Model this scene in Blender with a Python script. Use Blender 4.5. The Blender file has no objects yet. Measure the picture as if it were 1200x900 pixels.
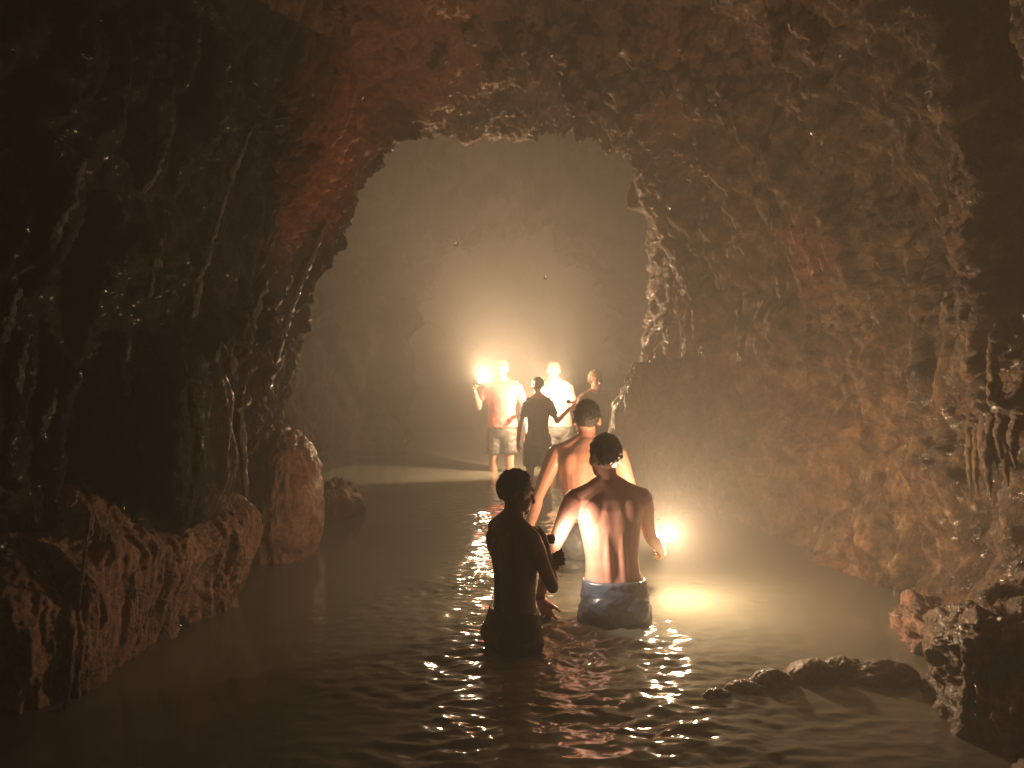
import bpy, bmesh, math, random
import numpy as np
from mathutils import Vector, Matrix, Euler

random.seed(7)
SC = bpy.context.scene
COL = SC.collection

# ------------------------------------------------------------------ camera
F_PX = 900.0            # focal length in pixels of a 1200-pixel-wide frame
CAM_Z = 1.30            # height above the water
HORIZON = 427.0
cam_d = bpy.data.cameras.new('camera')
cam = bpy.data.objects.new('camera', cam_d)
COL.objects.link(cam)
cam_d.sensor_width = 36.0
cam_d.lens = 36.0 * F_PX / 1200.0
cam_d.clip_start = 0.02
cam_d.clip_end = 200.0
cam.location = (0, 0, CAM_Z)
cam.rotation_euler = (math.radians(90) - math.atan((450 - HORIZON) / F_PX), 0, 0)
SC.camera = cam

# ------------------------------------------------------------------ world (night outside the cave)
W = bpy.data.worlds.new('World')
SC.world = W
W.use_nodes = True
bg = W.node_tree.nodes['Background']
bg.inputs['Color'].default_value = (0.004, 0.006, 0.012, 1)
bg.inputs['Strength'].default_value = 0.2

SC.view_settings.view_transform = 'Standard'
SC.view_settings.look = 'None'
SC.view_settings.exposure = 0.58
SC.view_settings.gamma = 1.0
SC.view_settings.use_curve_mapping = False

cy = SC.cycles
cy.use_denoising = True
cy.max_bounces = 5
cy.diffuse_bounces = 2
cy.glossy_bounces = 3
cy.transmission_bounces = 4
cy.volume_bounces = 0
cy.transparent_max_bounces = 6
cy.sample_clamp_indirect = 3.0
cy.caustics_reflective = False
cy.caustics_refractive = False
cy.use_light_tree = True

TORCH_COL = (1.0, 0.655, 0.37)
HAZE_DENSITY = 0.104

def at(px, py, d):
    """world point seen at a pixel of the photograph, at distance d"""
    return Vector(((px - 600) / F_PX * d, d, CAM_Z - (py - HORIZON) / F_PX * d))

# ------------------------------------------------------------------ helpers
def tag(o, label=None, cat=None, group=None, kind=None):
    if label: o['label'] = label
    if cat: o['category'] = cat
    if group: o['group'] = group
    if kind: o['kind'] = kind
    return o

def empty(name, loc=(0, 0, 0), rz=0.0):
    o = bpy.data.objects.new(name, None)
    COL.objects.link(o)
    o.location = loc
    o.rotation_euler = (0, 0, rz)
    o.empty_display_size = 0.1
    return o

def link(name, me, mat=None, parent=None, smooth=True):
    o = bpy.data.objects.new(name, me)
    COL.objects.link(o)
    if mat: me.materials.append(mat)
    if parent: o.parent = parent
    if smooth:
        me.polygons.foreach_set('use_smooth', np.ones(len(me.polygons), dtype=bool))
    return o

# ---- gradient noise
_rs = np.random.RandomState(11)
_perm = _rs.permutation(256).astype(np.int32)
_perm = np.concatenate([_perm, _perm, _perm])
_g = _rs.normal(size=(256, 3)); _g /= np.linalg.norm(_g, axis=1)[:, None]
_g = _g.astype(np.float32)

def perlin(p):
    p = np.asarray(p, dtype=np.float32)
    i = np.floor(p).astype(np.int32)
    f = p - i
    i &= 255
    u = f * f * f * (f * (f * 6 - 15) + 10)
    r = 0
    for dx in (0, 1):
        wx = u[:, 0] if dx else 1 - u[:, 0]
        for dy in (0, 1):
            wy = u[:, 1] if dy else 1 - u[:, 1]
            for dz in (0, 1):
                wz = u[:, 2] if dz else 1 - u[:, 2]
                h = _perm[_perm[_perm[i[:, 0] + dx] + i[:, 1] + dy] + i[:, 2] + dz]
                g = _g[h]
                d = g[:, 0] * (f[:, 0] - dx) + g[:, 1] * (f[:, 1] - dy) + g[:, 2] * (f[:, 2] - dz)
                r = r + d * wx * wy * wz
    return r * 1.5

def fbm(p, octaves=4, gain=0.5):
    a, s, r = 1.0, 0.0, 0
    q = np.asarray(p, dtype=np.float32)
    for k in range(octaves):
        r = r + a * perlin(q + 17.3 * k)
        a *= gain
        q = q * 2.03
    return r

def ridged(p, octaves=3, gain=0.5):
    a, r = 1.0, 0
    q = np.asarray(p, dtype=np.float32)
    for k in range(octaves):
        r = r + a * (1 - 2 * np.abs(perlin(q + 9.1 * k)))
        a *= gain
        q = q * 2.1
    return r

def billow(p, octaves=3, gain=0.5):
    """rounded lumps with sharp creases between them, as dripstone has"""
    return -ridged(p, octaves, gain)

def rock_detail(P, amp=1.0, flow=1.0, seed=0.0):
    """relief of dripstone at points P (metres); flow = weight of the vertical flutes"""
    w = np.stack([fbm(P * 1.9 + 31 + seed, 3), fbm(P * 1.9 + 57 + seed, 3), fbm(P * 1.9 + 83 + seed, 3)], 1)
    Q = P + w * np.array([0.13, 0.13, 0.2])
    R = P + 0.05 * w
    big = 0.16 * fbm(Q * 0.9 + seed, 2)
    mid = 0.060 * billow(Q * np.array([2.3, 2.3, 1.2]) + seed + 3, 2)
    vert = flow * 0.042 * billow(R * np.array([6.0, 6.0, 0.8]) + seed + 5, 2, 0.5)
    drip = flow * 0.014 * billow(R * np.array([19, 19, 1.8]) + seed + 15, 2, 0.5)
    patch = np.clip(0.45 + 1.4 * fbm(P * 1.6 + seed + 61, 2), 0.1, 1.3)
    knob = 0.034 * billow(Q * np.array([8, 8, 6.0]) + seed + 7, 3, 0.55) * patch
    fine = 0.012 * billow(Q * np.array([25, 25, 18]) + seed + 11, 2, 0.5) * (0.35 + patch)
    fine = fine * 1.5
    grit = 0.0050 * perlin(P * 62 + seed) + 0.003 * perlin(P * 110 + seed)
    return amp * (big + mid + vert + drip + knob + fine + grit)

def grid_mesh(name, P, nu, nv, flip=False):
    """P: (nu*nv,3) points, index = u*nv+v"""
    me = bpy.data.meshes.new(name)
    idx = np.arange(nu * nv).reshape(nu, nv)
    a, b, c, d = idx[:-1, :-1].ravel(), idx[1:, :-1].ravel(), idx[1:, 1:].ravel(), idx[:-1, 1:].ravel()
    q = np.stack([a, d, c, b] if flip else [a, b, c, d], 1).astype(np.int32)
    me.vertices.add(len(P)); me.vertices.foreach_set('co', P.astype(np.float32).ravel())
    me.loops.add(q.size); me.loops.foreach_set('vertex_index', q.ravel())
    me.polygons.add(len(q)); me.polygons.foreach_set('loop_start', np.arange(0, q.size, 4, dtype=np.int32))
    me.update(calc_edges=True)
    return me

# ------------------------------------------------------------------ materials
def nodes_of(name):
    m = bpy.data.materials.new(name); m.use_nodes = True
    nt = m.node_tree
    return m, nt, nt.nodes['Principled BSDF']

def ramp(nt, fac, stops):
    r = nt.nodes.new('ShaderNodeValToRGB')
    e = r.color_ramp.elements
    while len(e) < len(stops): e.new(0.5)
    for k, (p, c) in enumerate(stops):
        e[k].position = p
        e[k].color = (c[0], c[1], c[2], 1) if hasattr(c, '__len__') else (c, c, c, 1)
    nt.links.new(fac, r.inputs['Fac'])
    return r

def noise(nt, vec, scale, detail=4, rough=0.55, dist=0.0):
    n = nt.nodes.new('ShaderNodeTexNoise')
    n.inputs['Scale'].default_value = scale
    n.inputs['Detail'].default_value = detail
    n.inputs['Roughness'].default_value = rough
    n.inputs['Distortion'].default_value = dist
    nt.links.new(vec, n.inputs['Vector'])
    return n

def mix(nt, fac, a, b, mode='MIX'):
    m = nt.nodes.new('ShaderNodeMix'); m.data_type = 'RGBA'; m.blend_type = mode
    if isinstance(fac, float): m.inputs['Factor'].default_value = fac
    else: nt.links.new(fac, m.inputs['Factor'])
    for s, v in ((6, a), (7, b)):
        if isinstance(v, tuple): m.inputs[s].default_value = (*v, 1)
        else: nt.links.new(v, m.inputs[s])
    return m.outputs[2]

def rock_material(name, dark, mid, light, red=(0.34, 0.085, 0.05), red_spots=(), wet=0.30, red_amount=0.35, spec=0.6, coat=0.35, coat_rough=0.18):
    m, nt, b = nodes_of(name)
    geo = nt.nodes.new('ShaderNodeNewGeometry')
    pos = geo.outputs['Position']
    n1 = noise(nt, pos, 1.3, 5, 0.6, 0.6)
    n2 = noise(nt, pos, 7.0, 6, 0.65, 0.3)
    n3 = noise(nt, pos, 38.0, 4, 0.6)
    c = ramp(nt, n2.outputs['Fac'], [(0.36, dark), (0.50, mid), (0.66, light)]).outputs['Color']
    rm = ramp(nt, n1.outputs['Fac'], [(0.48, 0.0), (0.66, red_amount)]).outputs['Color']
    c = mix(nt, rm, c, red)
    for (loc, rad) in red_spots:                      # iron-stained rock
        d = nt.nodes.new('ShaderNodeVectorMath'); d.operation = 'DISTANCE'
        nt.links.new(pos, d.inputs[0]); d.inputs[1].default_value = loc
        a = nt.nodes.new('ShaderNodeMath'); a.operation = 'MULTIPLY_ADD'
        nt.links.new(n2.outputs['Fac'], a.inputs[0]); a.inputs[1].default_value = rad * 0.9
        nt.links.new(d.outputs['Value'], a.inputs[2])
        s = nt.nodes.new('ShaderNodeMath'); s.operation = 'DIVIDE'
        nt.links.new(a.outputs[0], s.inputs[0]); s.inputs[1].default_value = rad * 1.5
        f = ramp(nt, s.outputs[0], [(0.55, 0.85), (1.0, 0.0)]).outputs['Color']
        c = mix(nt, f, c, red)
    gr = ramp(nt, n3.outputs['Fac'], [(0.32, 0.30), (0.62, 1.2)]).outputs['Color']
    c = mix(nt, 0.8, c, gr, 'MULTIPLY')
    nt.links.new(c, b.inputs['Base Color'])
    r = ramp(nt, n2.outputs['Fac'], [(0.35, wet), (0.62, min(1.0, wet + 0.45))]).outputs['Color']
    nt.links.new(r, b.inputs['Roughness'])
    b.inputs['Specular IOR Level'].default_value = spec
    bp = nt.nodes.new('ShaderNodeBump'); bp.inputs['Strength'].default_value = 0.9
    bp.inputs['Distance'].default_value = 0.02
    n4 = noise(nt, pos, 70.0, 5, 0.7)
    nt.links.new(n4.outputs['Fac'], bp.inputs['Height'])
    nt.links.new(bp.outputs['Normal'], b.inputs['Normal'])
    nt.links.new(bp.outputs['Normal'], b.inputs['Coat Normal'])
    b.inputs['Coat Weight'].default_value = coat
    b.inputs['Coat Roughness'].default_value = coat_rough
    return m

def plain(name, col, rough=0.5, var=0.15, scale=30.0, coat=0.0, bump=0.0, bscale=120.0, spec=0.5, metal=0.0, stretch=None):
    m, nt, b = nodes_of(name)
    tc = nt.nodes.new('ShaderNodeTexCoord')
    vec = tc.outputs['Object']
    if stretch:
        mp = nt.nodes.new('ShaderNodeMapping'); mp.inputs['Scale'].default_value = stretch
        nt.links.new(vec, mp.inputs['Vector']); vec = mp.outputs['Vector']
    n = noise(nt, vec, scale, 4)
    lo = tuple(v * (1 - var) for v in col); hi = tuple(min(1, v * (1 + var)) for v in col)
    c = ramp(nt, n.outputs['Fac'], [(0.3, lo), (0.7, hi)])
    nt.links.new(c.outputs['Color'], b.inputs['Base Color'])
    b.inputs['Roughness'].default_value = rough
    b.inputs['Metallic'].default_value = metal
    b.inputs['Specular IOR Level'].default_value = spec
    b.inputs['Coat Weight'].default_value = coat
    b.inputs['Coat Roughness'].default_value = 0.15
    if bump:
        bp = nt.nodes.new('ShaderNodeBump'); bp.inputs['Strength'].default_value = bump
        bp.inputs['Distance'].default_value = 0.01
        nb = noise(nt, vec, bscale, 4, 0.6)
        nt.links.new(nb.outputs['Fac'], bp.inputs['Height'])
        nt.links.new(bp.outputs['Normal'], b.inputs['Normal'])
    return m

M = {}
M['rock_left'] = rock_material('shade_darkened_wet_rock', (0.008, 0.006, 0.005), (0.022, 0.016, 0.012), (0.06, 0.042, 0.03), red_amount=0.0,  # near-black base colour carries the shade lying on the left wall
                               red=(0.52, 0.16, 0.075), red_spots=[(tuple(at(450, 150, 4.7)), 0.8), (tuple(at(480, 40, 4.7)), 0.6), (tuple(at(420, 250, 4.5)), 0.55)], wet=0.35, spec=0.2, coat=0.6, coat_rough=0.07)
M['rock_top'] = rock_material('ceiling_rock', (0.05, 0.032, 0.02), (0.20, 0.115, 0.06), (0.36, 0.22, 0.12), red=(0.46, 0.145, 0.065),
                              red_spots=[(tuple(at(470, 60, 4.9)), 0.9), (tuple(at(780, 60, 5.4)), 0.6)], wet=0.3)
M['rock_right'] = rock_material('ochre_rock', (0.025, 0.015, 0.008), (0.15, 0.085, 0.042), (0.40, 0.25, 0.13), red=(0.36, 0.10, 0.05),
                                red_spots=[(tuple(at(900, 310, 5.0)), 0.45), (tuple(at(890, 400, 5.0)), 0.4)], wet=0.24, coat=0.6, coat_rough=0.1)
M['rock_base'] = rock_material('red_brown_flowstone', (0.12, 0.055, 0.035), (0.36, 0.18, 0.12), (0.52, 0.31, 0.21), red=(0.46, 0.15, 0.10), wet=0.25)
M['rock_grey'] = rock_material('tan_grey_rock', (0.07, 0.05, 0.03), (0.20, 0.15, 0.09), (0.34, 0.27, 0.17), wet=0.3, red_amount=0.15)
M['drip'] = rock_material('pale_dripstone', (0.10, 0.06, 0.03), (0.32, 0.20, 0.10), (0.5, 0.36, 0.2), wet=0.22)

M['rock_inner'] = rock_material('haze_darkened_chamber_rock', (0.012, 0.009, 0.007), (0.026, 0.019, 0.014), (0.05, 0.036, 0.026), red_amount=0.0, wet=0.75)  # base colour darkened so the lit haze hides the chamber walls
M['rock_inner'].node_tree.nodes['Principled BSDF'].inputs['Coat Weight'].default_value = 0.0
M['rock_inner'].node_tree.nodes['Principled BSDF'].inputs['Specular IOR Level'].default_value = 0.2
M['rib'] = rock_material('wet_pale_rib', (0.03, 0.025, 0.02), (0.11, 0.09, 0.07), (0.26, 0.22, 0.18), wet=0.12, red_amount=0.1)
M['stal'] = rock_material('brown_stalactite', (0.05, 0.028, 0.016), (0.19, 0.095, 0.05), (0.34, 0.18, 0.09), red=(0.36, 0.10, 0.05), wet=0.25)

# ------------------------------------------------------------------ the cave
# outline of the passage at a few distances: left and right half-widths at heights 0, .7, 1.5, 2.4 m, then the vault
KEYS = [
 # d     L0     L.7    L1.5   L2.4   vaultL        vault mid      vaultR        R2.4  R1.5  R.7   R0
 (-6.0, -1.9, -2.0, -1.9, -1.6, (-1.0, 3.2), (0.0, 3.6), (1.0, 3.2), 1.6, 1.8, 1.8, 1.7),
 (-2.0, -2.1, -2.1, -2.0, -1.7, (-1.0, 3.3), (0.0, 3.7), (1.0, 3.3), 1.8, 2.0, 2.0, 1.8),
 (0.0, -2.1, -2.1, -2.0, -1.7, (-1.0, 3.3), (0.1, 3.7), (1.1, 3.3), 1.8, 2.0, 2.0, 1.75),
 (1.5, -2.0, -2.0, -1.95, -1.65, (-1.0, 3.3), (0.1, 3.6), (1.2, 3.2), 1.7, 1.8, 1.75, 1.55),
 (2.6, -1.85, -1.85, -1.8, -1.5, (-1.0, 3.25), (0.1, 3.5), (1.2, 3.2), 1.75, 1.80, 1.75, 1.62),
 (3.3, -1.65, -1.62, -1.62, -1.25, (-0.9, 3.2), (0.1, 3.45), (1.2, 3.2), 2.05, 2.05, 2.0, 1.9),
 (4.2, -1.47, -1.43, -1.10, -0.88, (-0.74, 3.3), (0.1, 3.5), (1.1, 3.3), 1.95, 2.0, 2.0, 1.98),
 (4.8, -1.62, -1.60, -1.35, -1.02, (-0.55, 3.3), (0.15, 3.45), (1.0, 3.3), 1.80, 1.95, 1.97, 1.95),
 (5.6, -1.72, -1.72, -1.5, -1.02, (-0.40, 3.15), (0.2, 3.22), (0.85, 3.05), 1.45, 1.66, 1.76, 1.82),
 (6.2, -1.80, -1.85, -1.75, -1.35, (-0.70, 3.05), (0.25, 3.05), (0.8, 2.9), 1.20, 1.42, 1.58, 1.66),
 (7.0, -2.0, -2.1, -2.1, -1.9, (-1.15, 3.7), (0.2, 3.8), (0.95, 3.3), 1.18, 1.22, 1.35, 1.45),
 (7.8, -2.2, -2.25, -2.25, -2.0, (-1.25, 3.8), (0.1, 4.0), (1.0, 3.5), 1.25, 1.20, 1.28, 1.36),
 (8.6, -2.2, -2.25, -2.25, -2.0, (-1.25, 3.8), (0.1, 4.0), (1.1, 3.6), 1.55, 1.55, 1.6, 1.65),
 (9.6, -1.9, -1.95, -1.9, -1.7, (-1.05, 3.5), (0.1, 3.7), (1.05, 3.4), 1.45, 1.6, 1.65, 1.7),
 (10.2, -1.18, -1.16, -1.12, -0.95, (-0.55, 2.7), (0.0, 2.88), (0.5, 2.7), 0.86, 1.05, 1.15, 1.2),
 (10.9, -1.8, -1.8, -1.8, -1.6, (-1.0, 3.2), (0.0, 3.5), (1.0, 3.2), 1.5, 1.7, 1.7, 1.7),
 (12.0, -3.4, -3.5, -3.5, -3.2, (-2.2, 5.0), (0.0, 5.6), (2.2, 5.0), 3.2, 3.4, 3.4, 3.4),
 (15.0, -4.0, -4.1, -4.1, -3.8, (-2.4, 5.4), (0.0, 6.0), (2.4, 5.4), 3.8, 4.0, 4.0, 4.0),
 (20.5, -2.4, -2.5, -2.5, -2.1, (-1.2, 3.2), (0.0, 3.5), (1.2, 3.2), 2.1, 2.5, 2.5, 2.4),
 (22.0, -0.25, -0.3, -0.3, -0.25, (-0.15, 1.6), (0.0, 1.7), (0.15, 1.6), 0.25, 0.3, 0.3, 0.25),
]
def section_pts(k):
    d, l0, l1, l2, l3, vl, vm, vr, r3, r2, r1, r0 = k
    top = min(2.4, vl[1] - 0.4)
    return [(l0, -0.9), (l0, 0.0), (l1, 0.7 * top / 2.4), (l2, 1.5 * top / 2.4), (l3, top), vl, vm, vr, (r3, top), (r2, 1.5 * top / 2.4),
            (r1, 0.7 * top / 2.4), (r0, 0.0), (r0, -0.9)]

def catmull(xs, P, t):
    """P (n, k) values at xs; smooth interpolation at t (monotone finite-difference tangents)"""
    xs = np.asarray(xs, float); P = np.asarray(P, float); t = np.asarray(t, float)
    i = np.clip(np.searchsorted(xs, t, side='right') - 1, 0, len(xs) - 2)
    T = np.gradient(P, xs, axis=0)
    h = (xs[i + 1] - xs[i])
    s = ((t - xs[i]) / h)[:, None]; h = h[:, None]
    a, b = P[i], P[i + 1]
    return (2*s**3 - 3*s**2 + 1)*a + (s**3 - 2*s**2 + s)*h*T[i] + (-2*s**3 + 3*s**2)*b + (s**3 - s**2)*h*T[i + 1]

ds = np.concatenate([np.arange(-6, 0.5, 0.06), np.arange(0.5, 7.0, 0.0105), np.arange(7.0, 10.8, 0.02), np.arange(10.8, 22.01, 0.06)])
nv = 900
secs = np.array([section_pts(k) for k in KEYS])             # keys, 13, 2
kd = [k[0] for k in KEYS]
ctl = catmull(kd, secs.reshape(len(KEYS), -1), ds).reshape(len(ds), 13, 2)
tv = np.array([0, .9, 1.6, 2.4, 3.3, 4.4, 5.4, 6.4, 7.5, 8.4, 9.2, 9.9, 10.8])
sv = np.linspace(0, 10.8, nv)
ring = catmull(tv, ctl.transpose(1, 0, 2).reshape(13, -1), sv).reshape(nv, len(ds), 2).transpose(1, 0, 2)
P = np.empty((len(ds), nv, 3))
P[:, :, 0] = ring[:, :, 0]; P[:, :, 1] = ds[:, None]; P[:, :, 2] = ring[:, :, 1]
gu = np.gradient(P, axis=0); gv = np.gradient(P, axis=1)
N = np.cross(gu, gv); N /= np.linalg.norm(N, axis=2)[:, :, None] + 1e-9
ctr = np.stack([np.zeros(len(ds)), ds, np.full(len(ds), 1.3)], 1)[:, None, :]
sgn = np.sign(((ctr - P) * N).sum(2).mean())
N *= sgn                                                    # pointing into the passage
flatP = P.reshape(-1, 3)
flw = 1.0 + 1.0 * (flatP[:, 0] < -0.6) + 0.0 * flatP[:, 0]
disp = rock_detail(flatP, 1.0, flw).reshape(len(ds), nv)
disp += 0.03
rt = (flatP[:, 0] > 0.2)
disp += (rt * (0.028 * billow(flatP * np.array([11, 11, 3.6]) + 91, 3, 0.6) + 0.07 * billow(flatP * np.array([3.4, 3.4, 1.1]) + 23, 2))).reshape(len(ds), nv)
X, Y, Z = P[:, :, 0], P[:, :, 1], P[:, :, 2]
def bump3(c, r):
    return np.exp(-(((X - c[0]) / r[0])**2 + ((Y - c[1]) / r[1])**2 + ((Z - c[2]) / r[2])**2))
# deep dark cleft high in the right wall
cl = bump3((1.95, 3.38, 2.45), (0.9, 0.30, 0.95))
wob = 0.5 + 0.5 * np.clip(1 + 2.5 * fbm(flatP * 2.3 + 77, 3).reshape(len(ds), nv), 0, 2)
disp -= 1.25 * np.clip(cl * 1.7 * wob - 0.35, 0, 1) * (X > 0.6)
# small dark alcove below it with a ledge above
disp -= 0.5 * np.clip(bump3((1.85, 3.05, 0.88), (0.6, 0.12, 0.20)) * 1.6 - 0.3, 0, 1) * (X > 0.6)
disp += 0.16 * bump3((1.85, 2.85, 1.10), (0.6, 0.45, 0.08)) * (X > 0.6)
# hollow scoops in the right wall
disp -= 0.22 * bump3((1.95, 4.2, 1.9), (0.6, 0.35, 0.5)) * (X > 0.6)
disp -= 0.25 * bump3((1.95, 3.72, 0.50), (0.6, 0.12, 0.34)) * (X > 0.6)
disp += 0.20 * billow(flatP * np.array([1.6, 1.6, 1.6]) + 71, 3).reshape(len(ds), nv) * np.exp(-((Y - 10.2) / 0.7)**2)
# hanging lip of the ceiling
disp += 0.22 * np.clip(fbm(flatP * np.array([2.6, 2.0, 1]) + 5, 3).reshape(len(ds), nv) + 0.25, 0, 1) * bump3((0.3, 5.4, 3.3), (1.4, 1.1, 0.6))
# left wall: clefts between hanging curtains, and the undercut at the water
disp += 0.11 * billow(flatP * np.array([2.0, 2.8, 0.35]) + 13, 2).reshape(len(ds), nv) * np.exp(-((Y - 3.2) / 1.5)**2) * (X < -0.5)
Q = P + N * disp[:, :, None]
cuts = [0, int(nv * 4.0 / 10.8), int(nv * 6.9 / 10.8), nv - 1]
iy = int(np.searchsorted(ds, 6.9)); jy = int(np.searchsorted(ds, 8.2))
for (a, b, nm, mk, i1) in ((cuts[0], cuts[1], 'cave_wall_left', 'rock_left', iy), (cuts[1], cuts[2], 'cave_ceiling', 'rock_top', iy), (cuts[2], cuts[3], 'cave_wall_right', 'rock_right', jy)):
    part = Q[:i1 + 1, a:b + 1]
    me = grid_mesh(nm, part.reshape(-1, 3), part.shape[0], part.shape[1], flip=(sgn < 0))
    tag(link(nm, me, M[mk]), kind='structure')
# inner chamber: rock colour darkened so its lit walls sink into the haze
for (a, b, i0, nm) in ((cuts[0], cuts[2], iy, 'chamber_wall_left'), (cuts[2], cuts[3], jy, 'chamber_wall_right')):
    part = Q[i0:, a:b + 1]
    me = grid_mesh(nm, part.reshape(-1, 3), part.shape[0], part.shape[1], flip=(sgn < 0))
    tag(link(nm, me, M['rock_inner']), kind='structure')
# end of the passage behind the photographer
k = 0
me = bpy.data.meshes.new('cave_wall_rear')
rp = Q[0, ::30]
cv = rp.mean(0) + np.array([0, -0.6, 0])
me.from_pydata([tuple(v) for v in rp] + [tuple(cv)], [], [(i, (i + 1) % len(rp), len(rp)) for i in range(len(rp))])
tag(link('cave_wall_rear', me, M['rock_top']), kind='structure')

# ------------------------------------------------------------------ water
def water_mesh():
    xs = np.concatenate([np.arange(-4.6, -1.9, 0.05), np.arange(-1.9, 2.3, 0.0105), np.arange(2.3, 4.6, 0.05)])
    ys = np.concatenate([np.arange(-6.5, 1.2, 0.08), np.arange(1.2, 5.5, 0.0085), np.arange(5.5, 11, 0.02), np.arange(11, 22.6, 0.1)])
    gx, gy = np.meshgrid(xs, ys, indexing='ij')
    p = np.stack([gx.ravel(), gy.ravel(), np.zeros(gx.size)], 1)
    x, y = p[:, 0], p[:, 1]
    calm = 0.06 + 1.35 * np.exp(-(((x - 0.22) / 0.80)**2 + ((y - 3.2) / 1.4)**2)) + 0.9 * np.exp(-(((x + 0.15) / 0.40)**2 + ((y - 5.4) / 2.4)**2))
    calm *= 0.45 + 1.5 * np.clip(fbm(p * 1.3 + 4, 3) + 0.2, 0, 1)
    wv = fbm(p * np.array([2.2, 3.4, 1]) + 40, 2) * 0.010
    wv += (1 - np.abs(perlin(p * np.array([5.0, 8.5, 1]) + 3)) * 2) * 0.0065
    wv += perlin(p * np.array([11, 19, 1]) + 8) * 0.0070
    wv += perlin(p * np.array([24, 40, 1]) + 21) * 0.0028
    for (cx, cyy, a) in ((-0.02, 3.5, .005), (0.5, 3.85, .006), (0.47, 4.8, .004)):   # rings round the waders
        r = np.hypot(x - cx, y - cyy)
        wv += a * np.sin(r * 46 + 2 * perlin(p * 3)) * np.exp(-r / 0.45)
    p[:, 2] = wv * calm
    return grid_mesh('water', p, len(xs), len(ys))
m, nt, b = nodes_of('murky_pool_water')
geo = nt.nodes.new('ShaderNodeNewGeometry')
n = noise(nt, geo.outputs['Position'], 1.2, 3)
c = ramp(nt, n.outputs['Fac'], [(0.3, (0.16, 0.165, 0.135)), (0.7, (0.22, 0.225, 0.19))])
nt.links.new(c.outputs['Color'], b.inputs['Base Color'])
b.inputs['Roughness'].default_value = 0.09
b.inputs['IOR'].default_value = 1.333
M['water'] = m
wo = tag(link('water', water_mesh(), M['water']), kind='structure')

# ------------------------------------------------------------------ rocks
def rock(name, loc, size, mat, label, cat='rock', group=None, seed=0.0, amp=0.6, flow=1.0, sub=6, power=1.0, rot=0.0, taper=0.0, flat_bottom=None):
    bm = bmesh.new()
    bmesh.ops.create_icosphere(bm, subdivisions=sub, radius=1.0)
    me = bpy.data.meshes.new(name)
    bm.to_mesh(me); bm.free()
    n_ = len(me.vertices)
    v = np.empty(n_ * 3, dtype=np.float32); me.vertices.foreach_get('co', v); v = v.reshape(-1, 3)
    d = v.copy()
    if power != 1.0:
        v = np.sign(v) * np.abs(v) ** power
    if taper:
        s = 1 + taper * v[:, 2:3]
        v[:, :2] *= s
    v *= np.array(size)
    nn = d / np.array(size); nn /= np.linalg.norm(nn, axis=1)[:, None]
    k = amp * rock_detail(v + np.array(loc) + seed * 3.7, 1.0, flow)
    if max(size) < 0.2: k = k - k.mean()
    v = v + nn * k[:, None]
    me.vertices.foreach_set('co', v.ravel()); me.update()
    o = link(name, me, M[mat])
    o.location = loc; o.rotation_euler = (0, 0, rot)
    return tag(o, label, cat, group)

def skirt():
    nu, nw = 420, 200
    u = np.linspace(0, 1, nu); w = np.linspace(0, 1, nw)
    line = catmull([0, .12, .35, .62, .85, 1.0], [(-2.05, 2.70), (-1.72, 2.86), (-1.63, 3.25), (-1.50, 3.72), (-1.40, 4.18), (-1.75, 4.55)], u)
    tng = np.gradient(line, axis=0); nrm = np.stack([tng[:, 1], -tng[:, 0]], 1); nrm /= np.linalg.norm(nrm, axis=1)[:, None]
    if nrm[nu // 2, 0] < 0: nrm = -nrm
    top = 0.58 + 0.26 * fbm(np.stack([u * 5, u * 0, u * 0], 1) + 2.3, 2) + 0.20 * np.exp(-((u - .36) / .06)**2)
    Pk = np.empty((nu, nw, 3))
    rec = np.clip((w - .62) / .38, 0, 1)**1.7 * 0.42 - 0.05 * np.sin(w * 3.0)
    Pk[:, :, :2] = line[:, None, :] - nrm[:, None, :] * rec[None, :, None]
    Pk[:, :, 2] = -0.14 + (top[:, None] + 0.14) * np.clip(w[None, :] / .8, 0, 1.06)
    f = Pk.reshape(-1, 3)
    k = 0.55 * rock_detail(f + 5.0, 1.0, 1.8) + 0.022 * billow(f * np.array([13, 13, 1.6]) + 3, 2)
    Pk[:, :, :2] += nrm[:, None, :] * k.reshape(nu, nw)[:, :, None]
    return grid_mesh('flowstone_skirt', Pk.reshape(-1, 3), nu, nw)
tag(link('flowstone_skirt', skirt(), M['rock_base']), 'fluted rust brown flowstone skirt along the waterline below the hanging rock with painted shade', 'flowstone')
rock('flowstone_mound', (-1.80, 3.42, 0.35), (0.16, 0.20, 0.42), 'rock_base', 'upright spur of rust brown flowstone standing on top of the fluted skirt', seed=14, amp=0.45, power=0.9, flow=1.2)
rock('hanging_rock', (-1.58, 3.62, 0.98), (0.26, 0.30, 0.50), 'rock_left', 'smooth rock with painted dark shade, hanging over the rust brown flowstone skirt', seed=3, amp=0.35, flow=1.6, power=0.75)  # its unlit face is put into the near-black colour
rock('boulder', (-1.60, 5.35, 0.28), (0.30, 0.45, 0.62), 'rock_base', 'rounded reddish brown boulder at the water behind the hanging rock with painted shade', 'boulder', seed=4, amp=0.5, power=0.9)
rock('boulder', (-1.52, 6.7, 0.05), (0.26, 0.40, 0.30), 'rock_base', 'low reddish boulder in the haze beyond the rounded reddish brown boulder', 'boulder', seed=5, amp=0.5)
rock('boulder', (1.32, 7.1, 0.55), (0.44, 0.50, 0.92), 'rock_grey', 'big flat faced boulder dim in the haze beside the far group of people', 'boulder', seed=6, amp=0.75, power=0.7, sub=7)
rock('shore_rock', (1.75, 2.75, 0.08), (0.30, 0.42, 0.42), 'rock_right', 'jagged glistening dark rock at the water below the small alcove', seed=7, amp=0.9, power=0.9)
rock('shore_rock', (1.62, 2.15, -0.05), (0.25, 0.32, 0.28), 'rock_right', 'low black wet rock in front of the jagged glistening rock', seed=8, amp=0.8)
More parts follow.
